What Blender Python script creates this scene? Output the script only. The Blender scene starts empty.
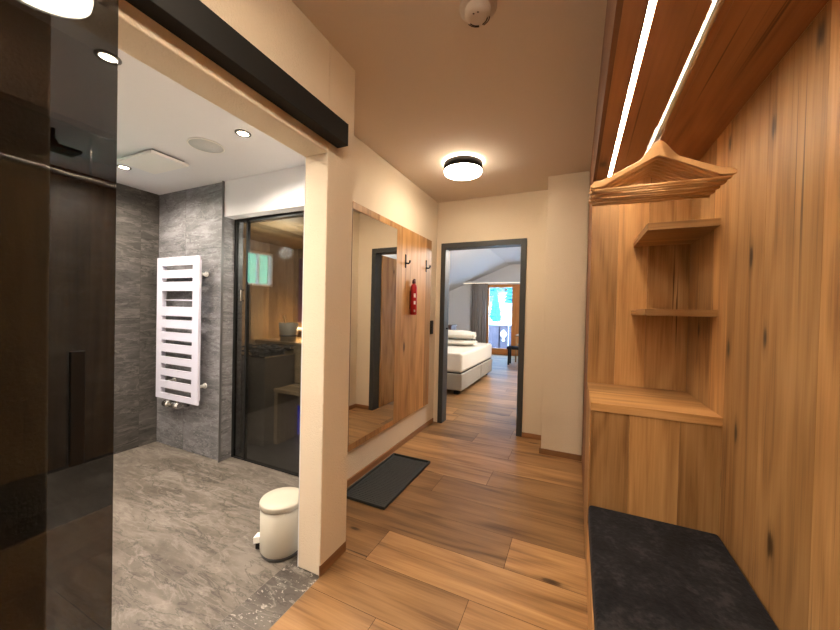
import bpy, bmesh, math, random
from mathutils import Vector, Matrix
random.seed(7)
C = bpy.context.scene.collection
PI = math.pi

# ------------------------------------------------------------------ materials
def new_mat(name):
    m = bpy.data.materials.new(name); m.use_nodes = True
    nt = m.node_tree; nt.nodes.clear()
    out = nt.nodes.new('ShaderNodeOutputMaterial')
    return m, nt, out

def N(nt, t, **kw):
    n = nt.nodes.new(t)
    for k, v in kw.items():
        if k.startswith('i_'):
            n.inputs[k[2:].replace('_', ' ')].default_value = v
        else:
            setattr(n, k, v)
    return n

def L(nt, a, b): nt.links.new(a, b)

def M(nt, op, a, b=None, c=None, clamp=False):
    n = nt.nodes.new('ShaderNodeMath'); n.operation = op; n.use_clamp = clamp
    for i, v in enumerate((a, b, c)):
        if v is None: continue
        if hasattr(v, 'links'): L(nt, v, n.inputs[i])
        else: n.inputs[i].default_value = v
    return n.outputs[0]

def ramp(nt, fac, stops, interp='LINEAR'):
    n = nt.nodes.new('ShaderNodeValToRGB'); cr = n.color_ramp; cr.interpolation = interp
    cr.elements[0].position = stops[0][0]; cr.elements[1].position = stops[-1][0]
    for p, c in stops[1:-1]: cr.elements.new(p)
    for e, (p, c) in zip(cr.elements, stops):
        e.color = (c, c, c, 1) if not hasattr(c, '__len__') else (*c, 1)
    L(nt, fac, n.inputs[0]); return n.outputs[0]

def mix(nt, fac, a, b, mode='MIX'):
    n = nt.nodes.new('ShaderNodeMix'); n.data_type = 'RGBA'; n.blend_type = mode
    for s, v in ((n.inputs[0], fac), (n.inputs[6], a), (n.inputs[7], b)):
        if hasattr(v, 'links'): L(nt, v, s)
        elif hasattr(v, '__len__'): s.default_value = (*v, 1)
        else: s.default_value = v
    return n.outputs[2]

def plain(name, col, rough=.5, metal=0., bump=0., bscale=120., emit=None, estr=0., spec=.5, var=0.):
    m, nt, out = new_mat(name)
    p = N(nt, 'ShaderNodeBsdfPrincipled')
    p.inputs['Roughness'].default_value = rough; p.inputs['Metallic'].default_value = metal
    p.inputs['Specular IOR Level'].default_value = spec
    tc = N(nt, 'ShaderNodeTexCoord')
    no = N(nt, 'ShaderNodeTexNoise'); no.inputs['Scale'].default_value = bscale if bump else 6.
    no.inputs['Detail'].default_value = 3
    L(nt, tc.outputs['Object'], no.inputs['Vector'])
    v = var or .02
    dark = tuple(c * (1 - v) for c in col); light = tuple(min(1, c * (1 + v)) for c in col)
    L(nt, mix(nt, no.outputs['Fac'], dark, light), p.inputs['Base Color'])
    if bump:
        b = N(nt, 'ShaderNodeBump'); b.inputs['Strength'].default_value = bump; b.inputs['Distance'].default_value = .004
        L(nt, no.outputs['Fac'], b.inputs['Height']); L(nt, b.outputs[0], p.inputs['Normal'])
    if emit:
        p.inputs['Emission Color'].default_value = (*emit, 1); p.inputs['Emission Strength'].default_value = estr
    L(nt, p.outputs[0], out.inputs[0]); return m

def emis(name, col, s):
    m, nt, out = new_mat(name)
    e = N(nt, 'ShaderNodeEmission'); e.inputs[0].default_value = (*col, 1); e.inputs[1].default_value = s
    L(nt, e.outputs[0], out.inputs[0]); return m

def glassy(name, tint, ior=1.5, rough=.0):
    """thin pane: tinted straight-through light plus Fresnel reflection"""
    m, nt, out = new_mat(name)
    t = N(nt, 'ShaderNodeBsdfTransparent'); t.inputs[0].default_value = (*tint, 1)
    g = N(nt, 'ShaderNodeBsdfGlossy'); g.inputs['Roughness'].default_value = rough
    geo = N(nt, 'ShaderNodeNewGeometry')
    # same reflectance from either face of the pane
    dot = N(nt, 'ShaderNodeVectorMath', operation='DOT_PRODUCT')
    L(nt, geo.outputs['Normal'], dot.inputs[0]); L(nt, geo.outputs['Incoming'], dot.inputs[1])
    c = M(nt, 'ABSOLUTE', dot.outputs['Value'])
    r0 = ((ior - 1) / (ior + 1)) ** 2
    f = M(nt, 'MULTIPLY_ADD', M(nt, 'POWER', M(nt, 'SUBTRACT', 1., c, clamp=True), 5.), 1 - r0, r0)
    mx = N(nt, 'ShaderNodeMixShader'); L(nt, f, mx.inputs[0]); L(nt, t.outputs[0], mx.inputs[1]); L(nt, g.outputs[0], mx.inputs[2])
    L(nt, mx.outputs[0], out.inputs[0]); return m

def wood(name, dark, mid, light, rough=.5, knot=.6, fine=.5, band=1.0, spec=.4, streak=1., k=1.):
    dark, mid, light = [tuple(c * k for c in q) for q in (dark, mid, light)]
    m, nt, out = new_mat(name)
    uv = N(nt, 'ShaderNodeUVMap', uv_map='guv'); at = N(nt, 'ShaderNodeAttribute', attribute_name='pl')
    su = N(nt, 'ShaderNodeSeparateXYZ'); L(nt, uv.outputs[0], su.inputs[0])
    sp = N(nt, 'ShaderNodeSeparateColor'); L(nt, at.outputs['Color'], sp.inputs[0])
    u = M(nt, 'MULTIPLY_ADD', sp.outputs[0], 41., su.outputs[0])
    v = M(nt, 'MULTIPLY_ADD', sp.outputs[1], 17., su.outputs[1])
    def vec(a, b, z=0.):
        c = N(nt, 'ShaderNodeCombineXYZ')
        L(nt, M(nt, 'MULTIPLY', u, a), c.inputs[0]); L(nt, M(nt, 'MULTIPLY', v, b), c.inputs[1])
        c.inputs[2].default_value = z; return c.outputs[0]
    def noise(vc, det=4., dist=0., sc=1.):
        n = N(nt, 'ShaderNodeTexNoise'); n.inputs['Scale'].default_value = sc
        n.inputs['Detail'].default_value = det; n.inputs['Distortion'].default_value = dist
        L(nt, vc, n.inputs['Vector']); return n.outputs['Fac']
    n1 = noise(vec(.9, 7.), 3., .3)
    n2 = noise(vec(.5, 3.6, 3.), 2., .25)
    rings = M(nt, 'SINE', M(nt, 'MULTIPLY', n2, 42.))
    rings = M(nt, 'MULTIPLY_ADD', rings, .5, .5)
    n3 = noise(vec(4., 110., 7.), 3.)
    n4 = noise(vec(2., 45., 9.), 3., .5)
    x = M(nt, 'MULTIPLY', n1, .50 * band)
    x = M(nt, 'ADD', x, M(nt, 'MULTIPLY', rings, .13))
    x = M(nt, 'ADD', x, M(nt, 'MULTIPLY', n3, .22 * fine * 2))
    x = M(nt, 'ADD', x, M(nt, 'MULTIPLY', n4, .30))
    x = M(nt, 'ADD', x, .5 - (.5 * .5 * band + .065 + .11 * 2 * fine + .15))
    col = ramp(nt, x, [(.27, dark), (.47, mid), (.72, light)])
    # knots
    vo = N(nt, 'ShaderNodeTexVoronoi', feature='F1', voronoi_dimensions='2D'); vo.inputs['Scale'].default_value = 1.; vo.inputs['Randomness'].default_value = 1.
    L(nt, vec(1.3, 3.6, 0), vo.inputs['Vector'])
    dd = M(nt, 'ADD', vo.outputs['Distance'], M(nt, 'MULTIPLY', M(nt, 'SUBTRACT', n4, .5), .12))
    sc = N(nt, 'ShaderNodeSeparateColor'); L(nt, vo.outputs['Color'], sc.inputs[0])
    on = M(nt, 'GREATER_THAN', sc.outputs[0], 1 - knot * .6)
    kf = M(nt, 'MULTIPLY', ramp(nt, dd, [(.015, 1.), (.04, .8), (.065, .3), (.13, 0.)]), on)
    col = mix(nt, kf, col, tuple(c * .33 for c in dark))
    # long dark streaks
    n5 = noise(vec(.35, 11., 21.), 2., .6)
    col = mix(nt, M(nt, 'MULTIPLY', ramp(nt, n5, [(.60, 0.), (.72, 1.)]), .22 * streak), col, tuple(c * .62 for c in dark))
    n6 = noise(vec(.5, 42., 33.), 2., .8); n7 = noise(vec(.8, 2.2, 43.), 1.)
    cr = M(nt, 'MULTIPLY', ramp(nt, n6, [(.66, 0.), (.72, 1.)]), ramp(nt, n7, [(.48, 0.), (.60, .8 * streak)]))
    col = mix(nt, cr, col, tuple(c * .42 for c in dark))
    tone = M(nt, 'MULTIPLY_ADD', sp.outputs[2], .55, .70)
    cm = N(nt, 'ShaderNodeCombineColor')
    for i in range(3): L(nt, tone, cm.inputs[i])
    col = mix(nt, 1., col, cm.outputs[0], 'MULTIPLY')
    p = N(nt, 'ShaderNodeBsdfPrincipled'); L(nt, col, p.inputs['Base Color'])
    p.inputs['Specular IOR Level'].default_value = spec
    L(nt, M(nt, 'MULTIPLY_ADD', n3, .2, rough - .1), p.inputs['Roughness'])
    b = N(nt, 'ShaderNodeBump'); b.inputs['Strength'].default_value = .25; b.inputs['Distance'].default_value = .002
    L(nt, x, b.inputs['Height']); L(nt, b.outputs[0], p.inputs['Normal'])
    L(nt, p.outputs[0], out.inputs[0]); return m

def stone(name, c0, c1, c2, vein, rough=.35, speck=0., vs=.5):
    m, nt, out = new_mat(name)
    uv = N(nt, 'ShaderNodeUVMap', uv_map='guv'); at = N(nt, 'ShaderNodeAttribute', attribute_name='pl')
    mp = N(nt, 'ShaderNodeVectorMath', operation='SCALE'); L(nt, at.outputs['Color'], mp.inputs[0]); mp.inputs['Scale'].default_value = 23.
    ad = N(nt, 'ShaderNodeVectorMath', operation='ADD'); L(nt, uv.outputs[0], ad.inputs[0]); L(nt, mp.outputs[0], ad.inputs[1])
    def nz(scale, det, dist, rot=0., st=(1, 1, 1), off=0.):
        a = N(nt, 'ShaderNodeMapping'); a.inputs['Rotation'].default_value = (0, 0, rot); a.inputs['Scale'].default_value = st
        a.inputs['Location'].default_value = (off, off, off)
        L(nt, ad.outputs[0], a.inputs['Vector'])
        n = N(nt, 'ShaderNodeTexNoise'); n.inputs['Scale'].default_value = scale; n.inputs['Detail'].default_value = det
        n.inputs['Distortion'].default_value = dist; n.inputs['Roughness'].default_value = .62
        L(nt, a.outputs[0], n.inputs['Vector']); return n.outputs['Fac']
    a = nz(1.7, 8, .5, -1.05, (1, 3.4, 1)); b = nz(6.5, 6, .5, -.98, (1, 3.4, 1), 5.)
    x = M(nt, 'ADD', M(nt, 'MULTIPLY', a, .6), M(nt, 'MULTIPLY', b, .4))
    col = ramp(nt, x, [(.36, c0), (.5, c1), (.62, c2)])
    w = nz(2.0, 6, .7, -1.1, (1, 4.5, 1), 11.)
    wv = M(nt, 'ABSOLUTE', M(nt, 'SUBTRACT', w, .5))
    col = mix(nt, M(nt, 'MULTIPLY', ramp(nt, wv, [(.0, 1.), (.012, .5), (.035, 0.)]), vs), col, vein)
    w2 = nz(2.4, 7, .7, -.95, (1, 4.2, 1), 31.)
    wv2 = M(nt, 'ABSOLUTE', M(nt, 'SUBTRACT', w2, .46))
    col = mix(nt, M(nt, 'MULTIPLY', ramp(nt, wv2, [(.0, 1.), (.008, .6), (.022, 0.)]), .75 * vs / .5), col, tuple(c * .35 for c in c0))
    w3 = nz(6., 5, .9, -1.0, (1, 3., 1), 51.)
    col = mix(nt, ramp(nt, w3, [(.64, 0.), (.70, .55), (.74, .1)]), col, vein)
    if speck:
        s = nz(42., 3, .5, .3, (1, 1.6, 1), 71.)
        col = mix(nt, M(nt, 'MULTIPLY', ramp(nt, s, [(.60, 0.), (.66, 1.)]), speck), col, tuple(min(1, c * 1.5) for c in vein))
    p = N(nt, 'ShaderNodeBsdfPrincipled'); L(nt, col, p.inputs['Base Color'])
    L(nt, M(nt, 'MULTIPLY_ADD', b, .25, rough - .1), p.inputs['Roughness'])
    L(nt, p.outputs[0], out.inputs[0]); return m

def velour():
    m, nt, out = new_mat('charcoal velour')
    tc = N(nt, 'ShaderNodeTexCoord'); p = N(nt, 'ShaderNodeBsdfPrincipled')
    def nz(sc, d, di=0.):
        n = N(nt, 'ShaderNodeTexNoise'); n.inputs['Scale'].default_value = sc; n.inputs['Detail'].default_value = d; n.inputs['Distortion'].default_value = di
        L(nt, tc.outputs['Object'], n.inputs['Vector']); return n.outputs['Fac']
    a = nz(9., 5, .8); b_ = nz(60., 4)
    x = M(nt, 'ADD', M(nt, 'MULTIPLY', a, .6), M(nt, 'MULTIPLY', b_, .4))
    L(nt, ramp(nt, x, [(.38, (.009, .0085, .011)), (.52, (.015, .0145, .018)), (.64, (.032, .030, .033))]), p.inputs['Base Color'])
    p.inputs['Roughness'].default_value = .95; p.inputs['Specular IOR Level'].default_value = .1
    p.inputs['Sheen Weight'].default_value = .04
    bp = N(nt, 'ShaderNodeBump'); bp.inputs['Strength'].default_value = .6; bp.inputs['Distance'].default_value = .004
    L(nt, b_, bp.inputs['Height']); L(nt, bp.outputs[0], p.inputs['Normal']); L(nt, p.outputs[0], out.inputs[0]); return m
MT = {}
MT['wall'] = plain('cream stucco', (.76, .66, .52), .9, bump=.8, bscale=140, spec=.2)
MT['ceil'] = plain('ceiling paint', (.66, .565, .475), .95, bump=.15, bscale=90, spec=.1)
MT['bath_paint'] = plain('white paint', (.74, .74, .78), .9, spec=.2)
MT['bed_paint'] = plain('bedroom plaster', (.78, .78, .79), .9, bump=.2, bscale=90, spec=.2)
MT['floor'] = wood('oak floor', (.15, .072, .026), (.37, .195, .078), (.55, .315, .14), .36, .6, .6, 1.1, k=.80)
MT['oak'] = wood('oak board', (.18, .082, .026), (.42, .218, .078), (.60, .345, .145), .5, .5, .6, 1.0, k=.98)
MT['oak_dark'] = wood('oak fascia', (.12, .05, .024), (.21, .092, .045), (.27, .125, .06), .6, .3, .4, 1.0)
MT['oakpanel'] = wood('oak wall panel', (.20, .092, .030), (.45, .232, .082), (.60, .34, .14), .5, .55, .6, 1.0, k=.95)
MT['base'] = wood('oak skirting', (.14, .062, .026), (.26, .125, .052), (.33, .17, .075), .5, .0, .4, .6)
MT['pine'] = wood('pine board', (.22, .14, .07), (.34, .23, .12), (.42, .30, .17), .55, .9, .3, .6)
MT['bench_wood'] = wood('pale bench wood', (.36, .26, .16), (.48, .36, .22), (.56, .43, .28), .55, .1, .3, .6)
MT['beech'] = wood('beech', (.50, .27, .11), (.60, .34, .145), (.68, .41, .19), .38, .0, .15, .3, .5, 0.)
MT['orangewood'] = wood('larch', (.42, .14, .035), (.58, .22, .055), (.66, .28, .08), .4, .0, .3, .6)
MT['brownwood'] = wood('walnut', (.06, .028, .018), (.11, .05, .03), (.15, .07, .045), .45, .1, .3, .6)
MT['stone_floor'] = stone('grey stone floor', (.078, .064, .051), (.132, .112, .093), (.195, .170, .145), (.29, .26, .23), .36, .12, .42)
MT['stone_strip'] = stone('dark stone strip', (.05, .042, .036), (.085, .072, .062), (.14, .122, .105), (.36, .33, .30), .45, .6, .35)
MT['stone_wall'] = stone('grey stone wall', (.095, .094, .10), (.15, .149, .158), (.225, .225, .245), (.33, .33, .345), .45, .3, .4)
MT['stone_dark'] = stone('dark stone wall', (.030, .027, .025), (.052, .048, .045), (.082, .076, .071), (.16, .15, .135), .4, .1, .5)
MT['back_dark'] = plain('dark backing', (.06, .055, .052), .9)
MT['grout'] = plain('grout', (.20, .18, .16), .9)
MT['gap'] = plain('dark seam', (.035, .018, .01), .9)
MT['black'] = plain('matt black metal', (.008, .008, .008), .6, 0., spec=.25)
MT['anthracite'] = plain('anthracite paint', (.042, .047, .049), .5)
MT['rubber'] = plain('dark rubber', (.026, .031, .034), .6, bump=.3, bscale=260, var=.25)
MT['fabric'] = velour()
MT['chrome'] = plain('chrome', (.80, .79, .77), .2, 1.)
MT['white'] = plain('white enamel', (.80, .79, .76), .35)
MT['cream'] = plain('cream enamel', (.45, .42, .35), .45)
MT['radiator'] = plain('radiator enamel', (.56, .56, .68), .35)
MT['plastic'] = plain('white plastic', (.78, .76, .74), .5)
MT['detector'] = plain('detector plastic', (.60, .52, .45), .6)
MT['red'] = plain('red lacquer', (.42, .008, .012), .3)
MT['mirror'] = plain('mirror silver', (.86, .87, .85), .015, 1.)
MT['tint'] = glassy('smoked glass', (.345, .345, .345), 1.5)
MT['sauna_glass'] = glassy('sauna glass', (.60, .60, .58), 1.85)
MT['clear'] = glassy('window glass', (.97, .98, .98), 1.45)
MT['lamp'] = emis('warm diffuser', (1., .84, .64), 27.)
MT['halo'] = emis('warm halo', (1., .83, .58), 12.)
MT['led'] = emis('led strip', (1., .82, .58), 44.)
MT['spot'] = emis('spot lens', (1., .78, .5), 30.)
MT['cove'] = emis('cove light', (1., .82, .6), 1.3)
MT['bed_base'] = plain('taupe upholstery', (.33, .30, .25), .9, bump=.4, bscale=300)
MT['linen'] = plain('white linen', (.74, .70, .62), .9, bump=.3, bscale=30)
MT['curtain'] = plain('grey curtain', (.38, .34, .32), .95, bump=.3, bscale=200)
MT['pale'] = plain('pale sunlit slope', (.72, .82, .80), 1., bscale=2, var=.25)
MT['hill'] = plain('grassy slope', (.20, .42, .20), 1., bscale=2, var=.6)
MT['conifer'] = plain('conifer needles', (.012, .13, .19), 1., bump=.5, bscale=3, var=.7)
MT['trunk'] = plain('bark', (.10, .07, .05), 1.)
MT['rail_paint'] = plain('weathered balcony board', (.17, .12, .14), .8, var=.3)
MT['basalt'] = plain('sauna stone', (.06, .058, .055), .8, bump=.6, bscale=20, var=.5)
MT['steel'] = plain('dark steel', (.16, .16, .165), .45, .6)
MT['heater'] = plain('heater panel', (.22, .20, .18), .5, .2)
MT['blue'] = emis('blue glow', (.02, .03, 1.), .16)
MT['sauna_lamp'] = emis('sauna lamp', (1., .62, .25), 14.)
MT['purple'] = plain('infrared panel', (.13, .05, .12), .6)
MT['concrete'] = plain('balcony slab', (.5, .5, .52), .9)

# ------------------------------------------------------------------ mesh building
class MB:
    """collects shapes in world space, then builds ONE mesh object; every loop gets a grain uv and a board colour"""
    def __init__(s): s.v = []; s.f = []; s.uv = []; s.pl = []; s.sm = []
    def rnd(s): return (random.random(), random.random(), random.random())
    def quad(s, pts, uvs=None, pl=None, smooth=False):
        b = len(s.v); s.v += [tuple(p) for p in pts]; s.f.append(tuple(range(b, b + len(pts))))
        s.uv.append(uvs or [(p[0], p[1]) for p in pts]); s.pl.append(pl or (.5, .5, .5)); s.sm.append(smooth)
    def box(s, lo, hi, grain=0, pl=None, mat=None):
        pl = pl or s.rnd()
        x0, y0, z0 = lo; x1, y1, z1 = hi
        P = [(x0,y0,z0),(x1,y0,z0),(x1,y1,z0),(x0,y1,z0),(x0,y0,z1),(x1,y0,z1),(x1,y1,z1),(x0,y1,z1)]
        F = [((0,3,2,1),2),((4,5,6,7),2),((0,1,5,4),1),((1,2,6,5),0),((2,3,7,6),1),((3,0,4,7),0)]
        b = len(s.v); s.v += [tuple((mat @ Vector(p)) if mat else p) for p in P]
        for f, ax in F:
            s.f.append(tuple(b + i for i in f))
            o = [a for a in (0, 1, 2) if a != ax]
            if grain in o: ua = grain; va = [a for a in o if a != grain][0]
            else: ua, va = o
            s.uv.append([(P[i][ua] * (1 if grain in o else .2), P[i][va] + P[i][ax] * .0) for i in f])
            s.pl.append(pl); s.sm.append(False)
    def boards(s, lo, hi, split, grain, widths, gap=.0005):
        """slab cut into boards along axis `split`"""
        a, e = lo[split], hi[split]; i = 0
        while a < e - 1e-6:
            w = widths[i % len(widths)]; b = min(a + w, e)
            if e - b < .03: b = e
            l = list(lo); h = list(hi); l[split] = a + (gap if a > lo[split] else 0); h[split] = b - (gap if b < e else 0)
            s.box(l, h, grain); a = b; i += 1
    def ring(s, rings, cap0=True, cap1=True, smooth=True, closed=True):
        """rings = list of equal-length point loops"""
        n = len(rings[0]); pl = s.rnd(); b = len(s.v)
        for r in rings: s.v += [tuple(p) for p in r]
        acc = 0
        for k in range(len(rings) - 1):
            d = (Vector(rings[k+1][0]) - Vector(rings[k][0])).length
            for i in range(n if closed else n - 1):
                j = (i + 1) % n
                s.f.append((b+k*n+i, b+k*n+j, b+(k+1)*n+j, b+(k+1)*n+i))
                s.uv.append([(acc, i*.01), (acc, (i+1)*.01), (acc+d, (i+1)*.01), (acc+d, i*.01)]); s.pl.append(pl); s.sm.append(smooth)
            acc += d
        if cap0: s.f.append(tuple(b + i for i in reversed(range(n)))); s.uv.append([(i*.01, 0) for i in range(n)]); s.pl.append(pl); s.sm.append(False)
        if cap1:
            o = b + (len(rings)-1)*n
            s.f.append(tuple(o + i for i in range(n))); s.uv.append([(i*.01, 0) for i in range(n)]); s.pl.append(pl); s.sm.append(False)
    def lathe(s, prof, c=(0,0,0), n=40, axis='z', smooth=True, cap=True):
        rs = []
        for r, z in prof:
            l = []
            for i in range(n):
                a = 2*PI*i/n; p = (r*math.cos(a), r*math.sin(a), z)
                if axis == 'x': p = (p[2], p[0], p[1])
                if axis == 'y': p = (p[1], p[2], p[0])
                l.append((p[0]+c[0], p[1]+c[1], p[2]+c[2]))
            rs.append(l)
        s.ring(rs, cap, cap, smooth)
    def tube(s, pts, r, n=10, flat=1.):
        pts = [Vector(p) for p in pts]; rs = []; up = None
        for i, p in enumerate(pts):
            t = (pts[min(i+1, len(pts)-1)] - pts[max(i-1, 0)]).normalized()
            if up is None: up = t.orthogonal().normalized()
            up = (up - t * up.dot(t)).normalized(); sd = t.cross(up)
            rr = r[i] if hasattr(r, '__len__') else r
            rs.append([p + (up*math.cos(2*PI*k/n) + sd*math.sin(2*PI*k/n)*flat)*rr for k in range(n)])
        s.ring(rs)
    def prism(s, outline, axis, a, b, smooth=False):
        """outline 2d points extruded along axis from a to b"""
        def P(q, t):
            return {0: (t, q[0], q[1]), 1: (q[0], t, q[1]), 2: (q[0], q[1], t)}[axis]
        r0 = [P(q, a) for q in outline]; r1 = [P(q, b) for q in outline]
        s.ring([r0, r1], True, True, smooth)
    def build(s, name, mat, parent=None, bevel=0., seg=2, loc=None, sub=0, recalc=True):
        me = bpy.data.meshes.new(name)
        me.from_pydata([tuple(v) for v in s.v], [], s.f)
        me.uv_layers.new(name='guv'); me.color_attributes.new('pl', 'FLOAT_COLOR', 'CORNER')
        fu = []; fc = []
        for uv, pl in zip(s.uv, s.pl):
            for q in uv: fu += [q[0], q[1]]; fc += [pl[0], pl[1], pl[2], 1.]
        me.uv_layers['guv'].data.foreach_set('uv', fu); me.color_attributes['pl'].data.foreach_set('color', fc)
        me.polygons.foreach_set('use_smooth', s.sm)
        me.materials.append(MT[mat] if isinstance(mat, str) else mat)
        if recalc:
            bm = bmesh.new(); bm.from_mesh(me); bmesh.ops.recalc_face_normals(bm, faces=bm.faces); bm.to_mesh(me); bm.free()
        o = bpy.data.objects.new(name, me); C.objects.link(o)
        if loc is not None:
            me.transform(Matrix.Translation(-Vector(loc))); o.location = loc
        if parent:
            o.parent = parent; o.matrix_parent_inverse = Matrix.Translation(-Vector(parent.location))
        if bevel:
            b = o.modifiers.new('bevel', 'BEVEL'); b.width = bevel; b.segments = seg; b.limit_method = 'ANGLE'; b.angle_limit = 1.0
            b.harden_normals = False
        if sub:
            m = o.modifiers.new('sub', 'SUBSURF'); m.levels = sub; m.render_levels = sub
        return o

def tag(o, label=None, cat=None, group=None, kind=None):
    if label: o['label'] = label
    if cat: o['category'] = cat
    if group: o['group'] = group
    if kind: o['kind'] = kind
    return o
def empty(name, loc, label, cat, group=None):
    o = bpy.data.objects.new(name, None); C.objects.link(o); o.location = loc; o.empty_display_size = .05
    return tag(o, label, cat, group)
def struct(o): o['kind'] = 'structure'; return o
def bx(lo, hi, grain=0): b = MB(); b.box(lo, hi, grain); return b
def arc(cx, cy, r, a0, a1, n): return [(cx + r*math.cos(a0+(a1-a0)*i/n), cy + r*math.sin(a0+(a1-a0)*i/n)) for i in range(n+1)]

# ------------------------------------------------------------------ key dimensions (metres)
XW, XI = -1.133, -1.28        # corridor face / bathroom face of the bathroom partition
YO0, YO1, ZO = .365, 1.337, 2.12   # bathroom opening
XM = -1.55                    # mirror wall
YF = 3.83                     # far wall with the bedroom door
ZC, ZB = 2.66, 2.42           # ceilings
WX0, WX1 = .085, .635         # wardrobe front / back faces
ZT = 2.262                    # underside of wardrobe top

# ------------------------------------------------------------------ room shell: corridor
b = MB()
b.box((XI, -1.5, 0), (XW, YO0, ZC)); b.box((XI, YO0, ZO), (XW, YO1, ZC)); 
b.prism([(XI, YO1), (XW, YO1), (XW, 1.545), (-1.25, 1.64), (-1.36, 1.80), (XM, 1.92), (XM, YF+.12), (-1.67, YF+.12), (-1.67, 1.80), (-1.47, 1.63), (XI, 1.52)], 2, 0, ZC)
struct(b.build('wall_left', 'wall', bevel=.006))
b = MB()
b.box((-1.67, YF, 0), (-1.455, YF+.12, ZC)); b.box((-.535, YF, 0), (.8, YF+.12, ZC)); b.box((-1.455, YF, 2.12), (-.535, YF+.12, ZC))
struct(b.build('wall_far', 'wall'))
struct(bx((-.272, 3.46, 0), (.083, YF, ZC)).build('wall_pier', 'wall', bevel=.004))
struct(bx((.66, -1.5, 0), (.78, YF, ZC)).build('wall_right', 'wall'))
struct(bx((-1.4, -1.62, 0), (.78, -1.5, ZC)).build('wall_near', 'wall'))
struct(bx((-1.67, -1.62, ZC), (.8, YF + .12, ZC + .1)).build('ceiling', 'ceil'))

# oak plank floor: corridor and bedroom, planks run across the corridor
b = MB()
JO = {0: -.31, 3: -.60, -2: -.42, -3: -.76, 5: -.53, 1: -1.35, 2: -.95, 4: .35, -1: -1.0}
row = -12
pw = .27
gapb = MB()
def floorrow(x0, x1, y0, y1, joints):
    xs = sorted([x0] + [j for j in joints if x0 + .05 < j < x1 - .05] + [x1])
    for a, c in zip(xs[:-1], xs[1:]):
        pl = b.rnd(); g = .0011
        p = [(a+g, y0+g, 0), (c-g, y0+g, 0), (c-g, y1-g, 0), (a+g, y1-g, 0)]
        b.quad(p, [(q[0], q[1]) for q in p], pl)
for row in range(-13, 36):
    y0 = 1.807 + row*pw; y1 = y0 + pw
    if y1 < -1.5: continue
    j0 = JO.get(row, random.uniform(-2, 0)); js = [j0 + 2.2*k for k in range(-3, 4)]
    if y0 < YF + .05:
        xl = XW if y0 < 1.5 else XM
        floorrow(xl, .66, max(y0, -1.5), y1, js)
    else:
        floorrow(-5.2, 1.6, y0, min(y1, 10.92), js)
fl = struct(b.build('floor', 'floor', recalc=False))
b = MB(); b.box((XW, -1.5, -.06), (.66, 1.5, -.002)); b.box((XM, 1.5, -.06), (.66, YF+.1, -.002)); b.box((-5.2, YF+.1, -.06), (1.6, 10.95, -.002))
struct(b.build('floor_subfloor', 'gap'))

# baseboards
def base(name, lo, hi, gr): return struct(bx(lo, hi, gr).build(name, 'base', bevel=.002))
base('baseboard_left', (XM, 1.56, 0), (XM+.014, YF-.02, .05), 1)
base('baseboard_far', (-.50, YF-.014, 0), (-.272, YF, .05), 0)
b = MB(); b.box((-.286, 3.446, 0), (.083, 3.46, .05), 0); b.box((-.286, 3.46, 0), (-.272, YF-.014, .05), 1)
struct(b.build('baseboard_pier', 'base'))
b = MB(); b.box((XW-.004, 1.333, 0), (XW+.0015, 1.547, .055), 1)
struct(b.build('baseboard_jamb', 'base'))
base('baseboard_stub', (XW, -1.5, 0), (XW+.012, YO0, .06), 1)

# ------------------------------------------------------------------ bathroom shell
def tiles(b, ax, at_, u0, u1, v0, v1, us, vs, flip=False, g=.0012):
    """tile quads on the plane axis ax = at_"""
    for a, c in zip(us[:-1], us[1:]):
        for d, e in zip(vs[:-1], vs[1:]):
            A, Cc, D, E_ = max(a, u0)+g, min(c, u1)-g, max(d, v0)+g, min(e, v1)-g
            if Cc <= A or E_ <= D: continue
            q = [(A, D), (Cc, D), (Cc, E_), (A, E_)]
            pt = {0: lambda p: (at_, p[0], p[1]), 1: lambda p: (p[0], at_, p[1]), 2: lambda p: (p[0], p[1], at_)}[ax]
            b.quad([pt(p) for p in q], q, b.rnd())
b = MB()
for k, (y0, y1) in enumerate(((-1.1, -.33), (-.33, .34), (.34, 1.0), (1.0, 1.675), (1.675, 2.1))):
    xs = [-5 + .35*(k % 2)*2 + 1.28*i for i in range(6)]
    tiles(b, 2, 0, -3.73, -1.345 if y1 < 1.7 else -1.6, y0, y1, xs, [y0, y1])
struct(b.build('floor_bathroom', 'stone_floor'))
b = MB(); tiles(b, 2, 0, -1.345, XW, -.6, 1.42, [-1.345, XW], [.2, 1.0, 1.6])
struct(b.build('floor_threshold', 'stone_strip'))
b = MB(); b.box((-3.85, -1.2, -.06), (XW, 1.45, -.0015)); b.box((-3.85, 1.45, -.06), (-1.6, 2.14, -.0015)); struct(b.build('floor_screed', 'grout'))
b = MB(); b.box((-3.85, -1.2, ZB), (-1.672, 2.2, ZB+.08)); b.box((-1.672, -1.2, ZB), (XI-.001, 1.52, ZB+.08)); struct(b.build('ceiling_bathroom', 'bath_paint'))

WY0, WY1, WZ0, WZ1 = .76, 1.20, 1.62, 2.07   # bathroom window hole in the left wall
b = MB()
b.box((-3.85, -1.1, 0), (-3.725, WY0, ZB)); b.box((-3.85, WY1, 0), (-3.725, 2.0, ZB))
b.box((-3.85, WY0, 0), (-3.725, WY1, WZ0)); b.box((-3.85, WY0, WZ1), (-3.725, WY1, ZB))
struct(b.build('wall_bathroom_left', 'back_dark'))
b = MB()
X = -3.722
for (y0, y1, z0, z1) in ((-1.1, WY0, 0, ZB), (WY1, 1.95, 0, ZB), (WY0, WY1, 0, WZ0), (WY0, WY1, WZ1, ZB)):
    tiles(b, 0, X, y0, y1, z0, z1, [-1.2, -.6, 0, .6, 1.2, 1.8, 2.4], [0, 1.22, 2.44])
struct(b.build('wall_bathroom_left_tiles', 'stone_dark'))
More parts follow.
